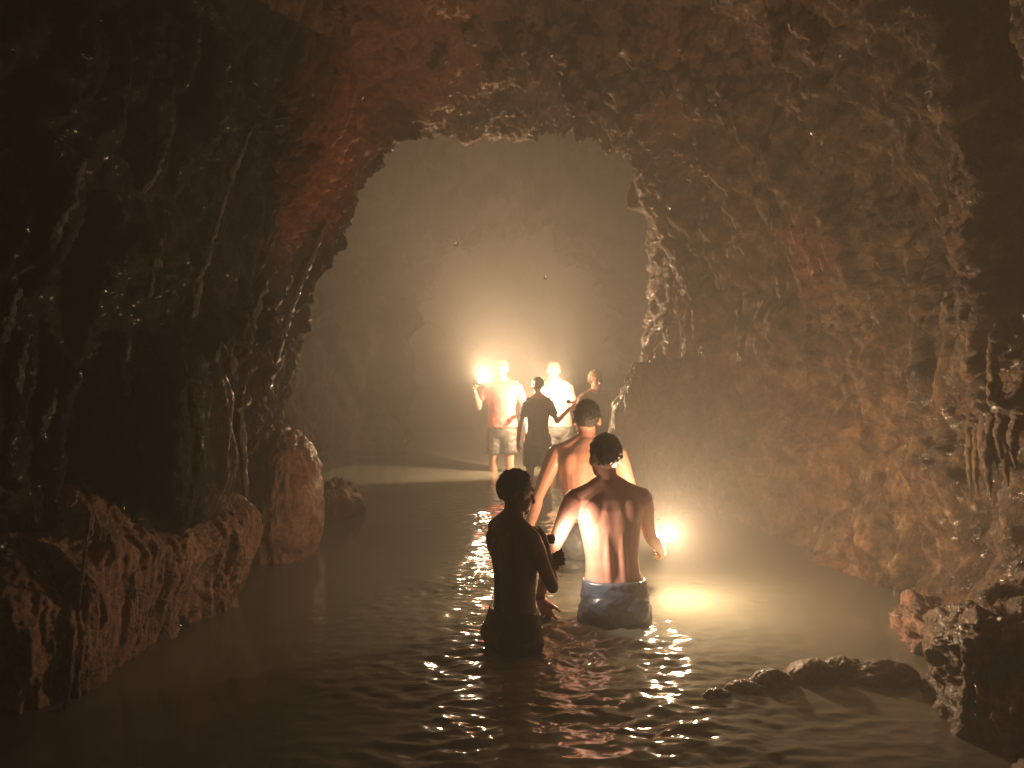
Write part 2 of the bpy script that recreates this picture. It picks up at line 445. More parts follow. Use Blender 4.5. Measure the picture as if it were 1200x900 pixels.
rock('shore_rock', (1.98, 3.55, 0.02), (0.25, 0.40, 0.26), 'rock_base', 'orange lit rock lump at the waterline under the ochre wall', seed=9, amp=0.8)

# ------------------------------------------------------------------ dripstone on the walls
_qx, _qy, _qz = Q[:, :, 0].ravel(), Q[:, :, 1].ravel(), Q[:, :, 2].ravel()
_sel = np.where(_qy > 0.8)[0]
_ppx = 600 + F_PX * _qx[_sel] / _qy[_sel]
_ppy = HORIZON - F_PX * (_qz[_sel] - CAM_Z) / _qy[_sel]
_Nf = N.reshape(-1, 3)
def wall_at(px, py):
    """nearest point of the cave wall in the direction of a pixel, and the wall's normal there"""
    r = 5.0
    while True:
        k = np.where((np.abs(_ppx - px) < r) & (np.abs(_ppy - py) < r))[0]
        if len(k): break
        r *= 1.6
    j = _sel[k[np.argmin(_qy[_sel[k]])]]
    return Vector((_qx[j], _qy[j], _qz[j])), Vector(_Nf[j])

def noisy_tube(name, pts, rad, mat, n=14, amp=0.4, freq=40.0, steps=6, seed=0.0):
    pts = [Vector(p) for p in pts]
    fine_p, fine_r = [], []
    for i in range(len(pts) - 1):
        for k in range(steps):
            t = k / steps
            fine_p.append(pts[i].lerp(pts[i + 1], t)); fine_r.append(rad[i] * (1 - t) + rad[i + 1] * t)
    fine_p.append(pts[-1]); fine_r.append(rad[-1])
    L = len(fine_p)
    V_, R_ = [], []
    for i, p in enumerate(fine_p):
        t = fine_p[min(i + 1, L - 1)] - fine_p[max(i - 1, 0)]
        u, w = ortho(t)
        for j in range(n):
            a = 2 * math.pi * j / n
            e = u * math.cos(a) + w * math.sin(a)
            V_.append((p, e, fine_r[i]))
    base = np.array([list(p) for p, e, r in V_]); ee = np.array([list(e) for p, e, r in V_]); rr_ = np.array([r for p, e, r in V_])
    q = base + ee * rr_[:, None]
    nz = 1 + amp * fbm(q * freq * np.array([1, 1, .6]) + seed, 3) + 0.5 * amp * billow(q * freq * .45 + seed + 4, 2)
    q = base + ee * (rr_ * np.clip(nz, .25, 2.2))[:, None]
    o0 = pts[0]
    faces = []
    for i in range(L - 1):
        for j in range(n):
            faces.append((i * n + j, i * n + (j + 1) % n, (i + 1) * n + (j + 1) % n, (i + 1) * n + j))
    faces.append(tuple(range(n))[::-1]); faces.append(tuple((L - 1) * n + j for j in range(n)))
    me = bpy.data.meshes.new(name)
    me.from_pydata([tuple(Vector(v) - o0) for v in q], [], faces); me.update()
    o = link(name, me, M[mat]); o.location = o0
    return o

def ortho(d, ref=Vector((0, 0, 1))):
    d = d.normalized()
    if abs(d.dot(ref)) > 0.97: ref = Vector((0, 1, 0))
    u = ref.cross(d).normalized()
    return u, d.cross(u).normalized()

RIBS = [[(300, 150), (275, 205), (255, 260), (238, 320), (225, 380), (213, 430)], [(205, 150), (190, 190), (172, 230)], [(228, 440), (231, 485), (232, 530)],
        [(270, 400), (277, 450), (283, 500), (287, 550), (290, 600)], [(385, 262), (362, 315), (345, 360), (332, 400), (318, 450)], [(152, 392), (148, 425), (146, 462)],
        [(102, 188), (82, 240), (58, 292)], [(22, 338), (12, 370), (3, 402)], [(62, 452), (54, 485), (50, 520)], [(190, 280), (182, 315), (176, 350)],
        [(312, 330), (300, 372), (290, 410)], [(30, 390), (24, 430), (18, 470)], [(255, 400), (250, 430), (243, 470)]]
for k, line in enumerate(RIBS):
    hs = [wall_at(*p) for p in line]
    # run down the wall at one distance so that the rib stays a rib from any side
    dm = float(np.median([h[0].y for h in hs]))
    pts = [at(p[0], p[1], dm) * 0.35 + h[0] * 0.65 + h[1] * 0.004 for p, h in zip(line, hs)]
    m_ = len(pts)
    rad = [0.012 + 0.016 * math.sin(math.pi * (i + .6) / (m_ + .2)) for i in range(m_)]
    o = noisy_tube('flowstone_rib', pts, rad, 'rib', amp=0.75, freq=34, seed=k * 2.3, steps=9)
    tag(o, 'thin wet glinting flowstone rib running down the shade-darkened wall', 'flowstone', 'flowstone ribs on the black wall')
# long thin pale strand added for a wet rock edge beside the mounds
pts = [at(104, 600, 3.0), at(97, 650, 2.98), at(90, 700, 2.95), at(80, 770, 2.92), at(71, 845, 2.86)]
o = noisy_tube('wet_edge_strand', pts, [.006, .007, .006, .007, .012], 'rib', amp=0.5, freq=60, seed=3, steps=9)
tag(o, 'long thin pale strand added for a wet rock edge beside the flowstone skirt', 'wet edge')

random.seed(3)
STAL = [(520, 70, .24), (556, 50, .20), (600, 38, .30), (626, 62, .32), (650, 50, .26), (672, 92, .34), (700, 100, .36), (722, 112, .34), (748, 108, .30), (770, 92, .34), (796, 96, .36),
        (822, 112, .32), (846, 104, .34), (868, 70, .28), (740, 40, .30), (690, 40, .26), (586, 84, .18), (804, 40, .3), (910, 30, .3), (950, 45, .26)]
for k, (px, py, ln_) in enumerate(STAL):
    h, nn = wall_at(px, py)
    top = h + Vector((0, 0, .10))
    sx, sy = random.uniform(-.04, .04), random.uniform(-.03, .03)
    L_ = (ln_ + .04) * random.uniform(.7, 1.1)
    pts = [top + Vector((sx * t, sy * t, -L_ * t)) for t in (0, .2, .45, .7, .9, 1.0)]
    w0 = random.uniform(.07, .125)
    o = noisy_tube('stalactite', pts, [w0 * 1.25, w0, w0 * .85, w0 * .66, w0 * .46, w0 * .2], 'stal', n=24, amp=0.8, freq=17, seed=k * 1.7, steps=7)
    tag(o, 'stubby brown stalactite hanging from the ceiling lip', 'stalactite', 'stalactites on the ceiling lip')
for k in range(8):                                   # fringe of drips under the ledge on the right
    h, nn = wall_at(1142 + k * 9, 500 + 4 * math.sin(k * 2.1))
    top = h + nn * .03 + Vector((0, 0, .04))
    L_ = random.uniform(.20, .36)
    pts = [top + Vector((0, 0, -L_ * t)) + nn * (.015 * math.sin(t * 3)) for t in (0, .25, .5, .75, 1.0)]
    o = noisy_tube('stalactite', pts, [.030, .024, .022, .015, .004], 'drip', n=14, amp=0.5, freq=30, seed=40 + k, steps=7)
    tag(o, 'slim orange stalactite in the fringe under the ledge by the dark alcove', 'stalactite', 'stalactites under the ledge')
for (px, p0, p1) in ((1172, 385, 470),):
    h, nn = wall_at(px, p0); h2, n2 = wall_at(px, p1)
    o = noisy_tube('dripstone', [h + nn * .02, h.lerp(h2, .33) + nn * .05, h.lerp(h2, .66) + nn * .05, h2 + n2 * .02], [.032, .026, .028, .036], 'drip', n=16, amp=.5, freq=28, seed=px, steps=8)
    tag(o, 'short rusty dripstone column against the ochre wall', 'dripstone')

for k, (px, py, w_, h_) in enumerate(((846, 820, .06, .06), (872, 812, .08, .065), (915, 806, .11, .075), (955, 798, .13, .085), (1000, 792, .11, .075), (1040, 800, .15, .10))):
    d_ = F_PX * CAM_Z / (py - HORIZON)
    q = at(px, py, d_)
    rock('shallow_rock', (q.x, q.y, -0.02), (w_, w_ * .6, h_), 'rock_right', 'small wet rock breaking the rippled water before the jagged shore rock', 'rock', 'small rocks in the shallows', seed=20 + k, amp=0.42, flow=0.3, sub=6)

m, nt, b = nodes_of('clear_water_drop')
b.inputs['Base Color'].default_value = (.95, .95, .93, 1); b.inputs['Roughness'].default_value = 0.02
b.inputs['Transmission Weight'].default_value = 1.0; b.inputs['IOR'].default_value = 1.333
M['drop'] = m
for (px, py, d_, r_) in ((428, 121, 4.1, .014), (535, 287, 5.2, .013), (639, 326, 5.4, .013)):
    bm = bmesh.new(); bmesh.ops.create_icosphere(bm, subdivisions=3, radius=r_)
    for v in bm.verts:
        if v.co.z > 0: v.co.z *= 1.7; v.co.xy *= 1 - .35 * v.co.z / (1.7 * r_)
    me = bpy.data.meshes.new('water_drop'); bm.to_mesh(me); bm.free()
    o = link('water_drop', me, M['drop']); o.location = at(px, py, d_)
    tag(o, 'bright water drop falling from the cave ceiling', 'water drop', 'falling water drops')

# ------------------------------------------------------------------ people
class Blob:
    """closed overlapping pieces that are fused into one continuous surface"""
    def __init__(s): s.bm = bmesh.new()
    def rings(s, rr, n=16):
        prev = None
        for pts in rr:
            vs = [s.bm.verts.new(p) for p in pts]
            if prev:
                for i in range(n):
                    s.bm.faces.new((prev[i], prev[(i + 1) % n], vs[(i + 1) % n], vs[i]))
            else:
                s.bm.faces.new(vs[::-1])
            prev = vs
        s.bm.faces.new(prev)
    def tube(s, pts, rad, n=12, cap=True):
        pts = [Vector(p) for p in pts]
        rr = []
        L = len(pts)
        for i, p in enumerate(pts):
            t = (pts[min(i + 1, L - 1)] - pts[max(i - 1, 0)])
            u, w = ortho(t)
            r = rad[i]
            if cap and i == 0:
                e = -(pts[1] - pts[0]).normalized()
                for k, f in ((0.95, 0.3), (0.7, 0.71)):
                    rr.append([p + e * r * k + (u * math.cos(a) + w * math.sin(a)) * r * f for a in [2 * math.pi * j / n for j in range(n)]])
            rr.append([p + (u * math.cos(a) + w * math.sin(a)) * r for a in [2 * math.pi * j / n for j in range(n)]])
            if cap and i == L - 1:
                e = (pts[-1] - pts[-2]).normalized()
                for k, f in ((0.7, 0.71), (0.95, 0.3)):
                    rr.append([p + e * r * k + (u * math.cos(a) + w * math.sin(a)) * r * f for a in [2 * math.pi * j / n for j in range(n)]])
        s.rings(rr, n)
    def ball(s, c, r, rot=None):
        M4 = Matrix.Translation(Vector(c)) @ (rot.to_4x4() if rot else Matrix.Identity(4)) @ Matrix.Diagonal((*r, 1))
        bmesh.ops.create_icosphere(s.bm, subdivisions=3, radius=1.0, matrix=M4)
    def fuse(s, name, voxel, smooth=6, fac=0.5):
        me = bpy.data.meshes.new(name + '_raw')
        bmesh.ops.recalc_face_normals(s.bm, faces=s.bm.faces)
        s.bm.to_mesh(me); s.bm.free()
        o = bpy.data.objects.new(name + '_raw', me); COL.objects.link(o)
        md = o.modifiers.new('r', 'REMESH'); md.mode = 'VOXEL'; md.voxel_size = voxel
        ms = o.modifiers.new('s', 'SMOOTH'); ms.iterations = smooth; ms.factor = fac
        dg = bpy.context.evaluated_depsgraph_get(); dg.update()
        out = bpy.data.meshes.new_from_object(o.evaluated_get(dg)); out.name = name
        bpy.data.objects.remove(o); bpy.data.meshes.remove(me)
        return out

TORSO = [(0.79, .105, .085, 0), (0.84, .150, .105, 0), (0.90, .165, .115, -.005), (0.97, .158, .108, 0), (1.04, .142, .097, .005), (1.11, .138, .096, .008),
         (1.20, .150, .106, .005), (1.29, .166, .114, 0), (1.36, .172, .108, -.005), (1.41, .165, .090, -.01), (1.445, .125, .072, -.012), (1.475, .075, .062, -.012), (1.50, .056, .056, -.006)]

def verts_np(me):
    v = np.empty(len(me.vertices) * 3, dtype=np.float32); me.vertices.foreach_get('co', v); return v.reshape(-1, 3)

def hand(B, wrist, d, palm, S, curl=0.5, side=1, spread=0.12):
    """palm and five fingers; d = pointing direction, palm = palm normal, side=+1 when the thumb lies at palm x d"""
    d = Vector(d).normalized(); palm = Vector(palm); palm = (palm - d * palm.dot(d)).normalized()
    across = d.cross(palm) * side
    W = Vector(wrist)
    lens = (.072, .080, .075, .060)
    for k in range(4):
        off = (1.5 - k) * .0205 * S
        base = W + across * (off * 0.55) + d * .012 * S
        kn = W + across * off + d * (.088 - abs(1.2 - k) * .004) * S
        B.tube([base, kn], [.0145 * S, .0125 * S], 10)
        dd = (d + across * (1.5 - k) * spread).normalized()
        p = kn; ang = 0
        pts, rad = [p], [.0105 * S]
        for j, fr in enumerate((.45, .31, .24)):
            ang += curl * (0.7, 1.0, 0.8)[j]
            q = dd * math.cos(ang) + palm * math.sin(ang)
            p = p + q * lens[k] * fr * S * 1.05
            pts.append(p); rad.append((.0095, .0086, .0075)[j] * S)
        B.tube(pts, rad, 10)
    t0 = W + across * .018 * S + d * .02 * S
    t1 = W + across * .044 * S + d * .052 * S + palm * .012 * S
    t2 = t1 + (d * .8 + across * .35 + palm * (.3 + curl * .5)).normalized() * .034 * S
    t3 = t2 + (d * .9 + across * (.1 - curl * .3) + palm * (.3 + curl * .6)).normalized() * .028 * S
    B.tube([t0, t1, t2, t3], [.016 * S, .0135 * S, .011 * S, .009 * S], 10)

def person(label, loc, facing, H, skin, hair_mat, wear, arms, voxel=0.006, width=1.0, head_yaw=0.0, head_pitch=0.0, lean=(0, 0), legs=((0.02, 0.02), (-0.02, -0.03)),
           hair='short', face=True, group='people wading in the pool'):
    """local frame: faces +Y, +X is the right hand side; z = 0 at the soles"""
    S = H / 1.72
    root = empty('person', loc, facing)
    tag(root, label, 'person', group)
    def ln(z): return Vector((lean[0] * max(0, z - .92) * S, lean[1] * max(0, z - .92) * S, 0))
    def V(x, y, z): return Vector((x * S * width if abs(z - 1.2) < .45 else x * S, y * S, z * S)) + ln(z)
    B = Blob()
    n = 24
    rr = []
    for z, hx, hy, oy in TORSO:
        c = V(0, oy, z)
        ring_ = []
        for j in range(n):
            a = 2 * math.pi * j / n
            ca, sa = math.cos(a), math.sin(a)
            ring_.append(c + Vector((hx * S * width * math.copysign(abs(ca) ** .88, ca), hy * S * (0.5 + 0.5 * width) * math.copysign(abs(sa) ** .88, sa), 0)))
        rr.append(ring_)
    B.rings(rr, n)
    # neck, traps, shoulder blades, chest
    B.tube([V(0, -.01, 1.44), V(0, .0, 1.52), V(0, .006, 1.58)], [.060 * S, .054 * S, .053 * S])
    for s in (-1, 1):
        B.tube([V(s * .03, -.015, 1.50), V(s * .09, -.02, 1.455), V(s * .165, -.01, 1.415)], [.034 * S, .040 * S, .045 * S])
        B.ball(V(s * .085, -.078, 1.335), (.055 * S, .030 * S, .085 * S), Euler((0.1, s * 0.25, 0)).to_matrix())
        B.ball(V(s * .075, .070, 1.315), (.07 * S, .035 * S, .055 * S))
        B.tube([V(s * .036, -.074, 1.0), V(s * .036, -.078, 1.18), V(s * .036, -.086, 1.36)], [.026 * S, .024 * S, .026 * S])
        B.ball(V(s * .075, -.05, .86), (.085 * S, .085 * S, .085 * S))
    # head
    hc = V(0, .004, 1.555)
    R = Euler((head_pitch, 0, head_yaw)).to_matrix()
    def Hd(x, y, z): return hc + R @ (Vector((x, y, z - 1.555)) * S)
    B.ball(Hd(0, -.010, 1.632), (.076 * S, .095 * S, .090 * S), R)
    B.ball(Hd(0, .030, 1.570), (.057 * S, .064 * S, .074 * S), R)
    B.ball(Hd(0, .068, 1.522), (.030 * S, .026 * S, .022 * S), R)
    B.tube([Hd(0, .093, 1.612), Hd(0, .104, 1.588), Hd(0, .112, 1.570)], [.009 * S, .0105 * S, .0135 * S], 10)
    B.tube([Hd(-.035, .078, 1.632), Hd(0, .088, 1.630), Hd(.035, .078, 1.632)], [.011 * S] * 3, 10)
    B.tube([Hd(-.018, .088, 1.543), Hd(0, .095, 1.544), Hd(.018, .088, 1.543)], [.009 * S] * 3, 10)
    for s in (-1, 1):
        B.ball(Hd(s * .077, -.008, 1.598), (.010 * S, .019 * S, .031 * S), R @ Euler((0.15, 0, s * -0.5)).to_matrix())
    # arms
    wrists = {}
    for s, key in ((-1, 'L'), (1, 'R')):
        ua, fa, hd_, pn, curl = arms[key]
        sh = V(s * .178, -.008, 1.405)
        el = sh + Vector(ua).normalized() * .285 * S
        wr = el + Vector(fa).normalized() * .245 * S
        uu = (el - sh); ff = (wr - el)
        B.tube([sh, sh + uu * .25, sh + uu * .55, sh + uu * .85, el], [.056 * S * width, .055 * S * width, .046 * S * width, .039 * S * width, .038 * S * width])
        B.tube([el, el + ff * .22, el + ff * .5, el + ff * .85, wr], [.037 * S * width, .042 * S * width, .037 * S * width, .027 * S, .025 * S])
        hand(B, wr, hd_, pn, S, curl, side=-s)
        wrists[key] = (wr, Vector(hd_).normalized(), Vector(pn).normalized())
    # legs
    for s, key in ((-1, 0), (1, 1)):
        dy, dk = legs[key]
        hp = Vector((s * .088 * S, -.005 * S, .88 * S)); kn = Vector((s * .10 * S, (dy + .02) * S, .47 * S)); an = Vector((s * .105 * S, (dy + dk) * S, .075 * S))
        B.tube([hp, hp.lerp(kn, .3), hp.lerp(kn, .7), kn], [.088 * S, .082 * S, .064 * S, .053 * S])
        B.tube([kn, kn.lerp(an, .25), kn.lerp(an, .5), kn.lerp(an, .85), an], [.052 * S, .056 * S, .050 * S, .037 * S, .036 * S])
        B.tube([an + Vector((0, -.03, -.03)) * S, an + Vector((0, .07, -.04)) * S, an + Vector((s * .01, .16, -.052)) * S], [.036 * S, .036 * S, .022 * S])
    me = B.fuse('body', voxel, smooth=7)
    v = verts_np(me)
    # spine furrow
    zz = v[:, 2] / S
    dxl = v[:, 0] - lean[0] * np.maximum(0, zz - .92) * S
    dyl = v[:, 1] - lean[1] * np.maximum(0, zz - .92) * S
    g = np.exp(-(dxl / (.022 * S)) ** 2) * (dyl < -.04 * S) * np.clip((zz - .93) / .1, 0, 1) * np.clip((1.45 - zz) / .08, 0, 1)
    v[:, 1] += .004 * S * g
    me.vertices.foreach_set('co', v.ravel()); me.update()
    link('body', me, M[skin], root)
    # hair
    if hair:
        bm = bmesh.new(); bmesh.ops.create_icosphere(bm, subdivisions=5, radius=1.0)
        hm = bpy.data.meshes.new('hair'); bm.to_mesh(hm); bm.free()
        v = verts_np(hm); u = v.copy()
        low = -0.70 if hair == 'short' else -0.80
        infront = np.clip((u[:, 1] - 0.42 + 0.45 * np.clip(0.35 - u[:, 2], 0, 1)) / 0.12, 0, 1) * (u[:, 2] < 0.62)
        under = np.clip((low + 0.25 * np.clip(u[:, 1] + .2, 0, 1) - u[:, 2]) / 0.15, 0, 1)
        earz = (np.abs(u[:, 0]) > .75) * np.clip((-0.12 - u[:, 2]) / .1, 0, 1) * (u[:, 1] > -.35)
        jag = 0.9 * perlin(u * np.array([10, 10, 3]) + H * 3) + 0.4 * perlin(u * 24 + H)
        shrink = np.clip(np.maximum(np.maximum(infront, under), earz) + jag * (np.maximum(np.maximum(infront, under), earz) > 0.02), 0, 1)
        f = fbm(u * np.array([5, 5, 3]) + H * 7, 3) * .05 + perlin(u * np.array([20, 20, 8]) + H) * .035
        th = np.arctan2(u[:, 0], -u[:, 1] + .001)
        f = f + .05 * billow(np.stack([th * 7.0 + 1.5 * fbm(u * 2 + H, 2), u[:, 2] * 2.2, u[:, 1] * 1.5], 1) + H * 5, 2, .6)
        rad = np.array([.085, .106, .100])
        v = u * rad * (1 + f - 0.30 * shrink)[:, None] + np.array([0, -.014, .083])
        if hair == 'long':      # falls to the shoulders behind the ears
            tail = np.clip((-0.15 - u[:, 2]) / .5, 0, 1) * (u[:, 1] < 0.25)
            v[:, 2] -= tail * .13; v[:, 1] -= tail * .012
            v[:, :2] *= (1 + .12 * tail)[:, None]
        Rm = np.array(R)
        v = (v @ Rm.T) * S + np.array(hc)
        hm.vertices.foreach_set('co', v.astype(np.float32).ravel()); hm.update()
        link('hair', hm, M[hair_mat], root)
    if face:
        for s in (-1, 1):
            E = Blob(); E.ball(Hd(s * .031, .0815, 1.603), (.013 * S, .010 * S, .0075 * S), R)
            em = bpy.data.meshes.new('eye'); E.bm.to_mesh(em); E.bm.free()
            link('eye', em, M['eye'], root)
        E = Blob(); E.tube([Hd(-.017, .0955, 1.5435), Hd(0, .1025, 1.5435), Hd(.017, .0955, 1.5435)], [.0035 * S, .005 * S, .0035 * S], 8)
        em = bpy.data.meshes.new('mouth'); E.bm.to_mesh(em); E.bm.free()
        link('mouth', em, M['lips'], root)
    # clothes
    for (what, mat) in wear:
        C = Blob()
        if what == 'shorts':
            rr = []
            for z, hx, hy in ((1.00, .158, .110), (.985, .160, .113), (.94, .170, .122), (.88, .176, .130), (.82, .172, .125), (.78, .15, .11)):
                c = V(0, -.006, z)
                rr.append([c + Vector((hx * S * math.cos(a), hy * S * math.sin(a), 0)) for a in [2 * math.pi * j / 24 for j in range(24)]])
            C.rings(rr, 24)
            for s, key in ((-1, 0), (1, 1)):
                dy, dk = legs[key]
                hp = Vector((s * .088 * S, -.005 * S, .86 * S)); kn = Vector((s * .102 * S, (dy + .02) * S, .47 * S))
                C.tube([hp, hp.lerp(kn, .35), hp.lerp(kn, .72)], [.100 * S, .098 * S, .092 * S], cap=False)
                C.ball(V(s * .075, -.052, .865), (.092 * S, .092 * S, .095 * S))
            folds = 0.010
        else:   # shirt
            z0 = .90
            rr = []
            for z, hx, hy, oy in [t for t in TORSO if t[0] >= z0 - .01]:
                if z > 1.45: continue
                c = V(0, oy, z)
                ex = .024 if z > 1.1 else .030
                rr.append([c + Vector(((hx + ex) * S * width * math.cos(a), (hy + ex) * S * math.sin(a), 0)) for a in [2 * math.pi * j / 24 for j in range(24)]])
            C.rings(rr, 24)
            for s, key in ((-1, 'L'), (1, 'R')):
                ua = Vector(arms[key][0]).normalized()
                sh = V(s * .178, -.008, 1.405)
                C.tube([V(s * .06, -.012, 1.445), sh], [.05 * S, .066 * S * width], cap=False)
                if what == 'tshirt':
                    C.tube([sh, sh + ua * .10 * S, sh + ua * .19 * S], [.068 * S * width, .066 * S * width, .064 * S * width], cap=False)
                C.ball(V(s * .085, -.078, 1.335), (.062 * S, .036 * S, .09 * S))
                C.ball(V(s * .075, .070, 1.315), (.076 * S, .045 * S, .06 * S))
            folds = 0.008
        cm = C.fuse(what, max(voxel, .006), smooth=5)
        v = verts_np(cm)
        nr = np.empty(len(cm.vertices) * 3, dtype=np.float32); cm.vertices.foreach_get('normal', nr); nr = nr.reshape(-1, 3)
        fo = ridged(v * np.array([9, 9, 16]) + H * 3, 2) * folds * .5
        v = v + nr * fo[:, None]
        cm.vertices.foreach_set('co', v.astype(np.float32).ravel()); cm.update()
        link('shorts' if what == 'shorts' else 'shirt', cm, M[mat], root)
    mw = Matrix.Translation(Vector(loc)) @ Matrix.Rotation(facing, 4, 'Z')
    return root, {k: (mw @ w[0], (mw.to_3x3() @ w[1]), (mw.to_3x3() @ w[2])) for k, w in wrists.items()}, S

M['skin_tan'] = plain('tanned_skin', (0.60, 0.29, 0.205), 0.45, 0.10, 14, coat=0.25, bump=0.05, bscale=160)
M['skin_dark'] = plain('brown_skin', (0.17, 0.085, 0.06), 0.5, 0.10, 14, coat=0.25, bump=0.05, bscale=160)
M['skin_pale'] = plain('fair_skin', (0.50, 0.23, 0.17), 0.42, 0.10, 14, coat=0.25, bump=0.05, bscale=160)
for k_ in ('skin_tan', 'skin_dark', 'skin_pale'):
    b_ = M[k_].node_tree.nodes['Principled BSDF']
    b_.inputs['Subsurface Weight'].default_value = 0.25
    b_.inputs['Subsurface Radius'].default_value = (1.0, 0.35, 0.2)
    b_.inputs['Subsurface Scale'].default_value = 0.02
M['hair_black'] = plain('black_hair', (0.018, 0.013, 0.010), 0.45, 0.3, 40, bump=0.5, bscale=60, stretch=(3, 3, 0.6))
M['hair_brown'] = plain('brown_hair', (0.10, 0.06, 0.035), 0.45, 0.3, 40, bump=0.5, bscale=60, stretch=(3, 3, 0.6))
M['hair_fair'] = plain('fair_hair', (0.40, 0.27, 0.15), 0.45, 0.3, 40, bump=0.5, bscale=60, stretch=(3, 3, 0.6))
M['eye'] = plain('eye_dark', (0.05, 0.035, 0.03), 0.2, 0.1, 10)
M['lips'] = plain('lips', (0.42, 0.16, 0.13), 0.4, 0.1, 10)
M['navy'] = plain('navy_shorts', (0.018, 0.024, 0.055), 0.5, 0.2, 12, bump=0.15)
M['blue_grey'] = plain('wet_blue_grey_shorts', (0.085, 0.10, 0.135), 0.32, 0.25, 9, coat=0.3, bump=0.15)
M['charcoal'] = plain('charcoal_shorts', (0.06, 0.06, 0.055), 0.5, 0.2, 12, bump=0.15)
M['pink'] = plain('pink_shirt', (0.62, 0.13, 0.12), 0.7, 0.12, 9, bump=0.2)
M['black_cloth'] = plain('black_shirt', (0.035, 0.028, 0.028), 0.7, 0.2, 9, bump=0.2)
M['cream'] = plain('pale_tan_shirt', (0.22, 0.15, 0.12), 0.7, 0.1, 9, bump=0.2)
M['torch_body'] = plain('black_anodised_metal', (0.03, 0.03, 0.032), 0.35, 0.1, 20, metal=0.8)
M['band'] = plain('black_rubber_band', (0.02, 0.02, 0.02), 0.5, 0.1, 20)

DOWN = (0, 0, -1)
# boy seen from behind and side, arms folded against his chest
pA, wA, SA = person('thin boy in dark navy shorts hugging himself, black against the glare', (0.01, 3.50, -0.70), math.radians(-55), 1.51, 'skin_dark', 'hair_black', [('shorts', 'navy')],
    {'L': ((-.10, .42, -.90), (.80, .45, .30), (.9, .05, .35), (0, -1, .1), .3), 'R': ((.14, .38, -.92), (-.72, .42, .55), (-.75, .1, .65), (0, -1, .1), .3)},
    voxel=.005, width=0.88, head_yaw=math.radians(-6), head_pitch=math.radians(-10))
# man in the blue-grey shorts, back to the photographer
pB, wB, SB = person('bare backed man in wet blue grey shorts and a wristband', (0.52, 3.86, -0.785), math.radians(6), 1.72, 'skin_tan', 'hair_black', [('shorts', 'blue_grey')],
    {'L': ((-.42, -.10, -.90), (-.22, .12, -.97), (.35, .25, -.9), (.6, .6, .3), .25), 'R': ((.30, .50, -.78), (.46, .72, -.50), (.45, .85, -.10), (-.90, .45, -.1), 1.15)},
    voxel=.005, width=0.98, head_yaw=math.radians(12), head_pitch=math.radians(-12), lean=(-.06, .06))
# taller man ahead of him
pC, wC, SC_ = person('tall bare backed man in charcoal shorts wading between the far group and the wristband man', (0.47, 4.82, -0.72), math.radians(-3), 1.79, 'skin_tan', 'hair_black', [('shorts', 'charcoal')],
    {'L': ((-.40, -.05, -.91), (-.25, .10, -.96), (-.05, .15, -1), (.9, .2, .1), .35), 'R': ((.35, .0, -.93), (.1, .3, -.95), (0, .2, -1), (-.9, .2, .1), .35)},
    voxel=.006, width=1.02)
# the far group
pD, wD, SD = person('slim person in a black top seen from behind near the far torches', (0.29, 8.6, -0.34), math.radians(4), 1.49, 'skin_pale', 'hair_black', [('shorts', 'charcoal'), ('tshirt', 'black_cloth')],
    {'L': ((-.30, 0, -.95), (-.12, .1, -.98), (0, .1, -1), (.9, .2, .1), .35), 'R': ((.35, .15, -.80), (.55, .10, .55), (.7, .1, .5), (.3, .3, .8), 1.1)},
    voxel=.008, width=0.80, hair='short')
pE, wE, SE = person('person in a pink shirt facing back and holding a torch at shoulder height', (-0.124, 9.3, -0.35), math.radians(176), 1.70, 'skin_pale', 'hair_fair', [('shorts', 'charcoal'), ('tshirt', 'pink')],
    {'R': ((.35, .15, -.93), (.16, .50, .85), (.1, .6, .8), (-.8, .3, 0), 1.1), 'L': ((-.35, 0, -.93), (-.1, .2, -.97), (0, .1, -1), (.9, .1, .1), .35)},
    voxel=.008, width=1.0)
pF, wF, SF_ = person('long haired person in a pale shirt leaning towards the middle torch', (0.585, 9.45, -0.36), math.radians(168), 1.70, 'skin_pale', 'hair_brown', [('shorts', 'charcoal'), ('tshirt', 'cream')],
    {'R': ((.35, .3, -.88), (.1, .9, -.2), (.1, .9, -.1), (0, 0, -1), .5), 'L': ((-.30, .35, -.88), (-.15, .95, .05), (-.1, 1, .1), (.6, 0, .1), 1.1)},
    voxel=.008, width=0.9, lean=(.10, .10), hair='long', head_yaw=math.radians(14))
pG, wG, SG = person('fair haired person in a pale shirt half hidden behind the tall bare backed man', (0.955, 8.75, -0.47), math.radians(200), 1.70, 'skin_pale', 'hair_fair', [('shorts', 'charcoal'), ('tshirt', 'cream')],
    {'R': ((.30, .2, -.93), (.2, .7, -.5), (.2, .8, -.4), (-.5, 0, -.5), .5), 'L': ((-.3, .1, -.95), (-.2, .6, -.7), (-.1, .7, -.6), (.6, 0, .1), .5)},
    voxel=.008, width=0.92, hair='short')

def wristband(parent, w, d, name, mat, r, S):
    bm = bmesh.new()
    u, v_ = ortho(d)
    nn, mm = 20, 8
    grid = []
    for i in range(nn):
        a = 2 * math.pi * i / nn
        e = u * math.cos(a) + v_ * math.sin(a)
        grid.append([bm.verts.new(w + e * (r + .005 * math.cos(b_)) + d.normalized() * .009 * math.sin(b_)) for b_ in [2 * math.pi * j / mm for j in range(mm)]])
    for i in range(nn):
        for j in range(mm):
            bm.faces.new((grid[i][j], grid[(i + 1) % nn][j], grid[(i + 1) % nn][(j + 1) % mm], grid[i][(j + 1) % mm]))
    bmesh.ops.recalc_face_normals(bm, faces=bm.faces)
    me = bpy.data.meshes.new(name); bm.to_mesh(me); bm.free()
    o = link(name, me, M[mat]); return o
wb = wristband(pB, wB['L'][0] - wB['L'][1] * .01, wB['L'][1], 'wristband', 'band', .027, SB)
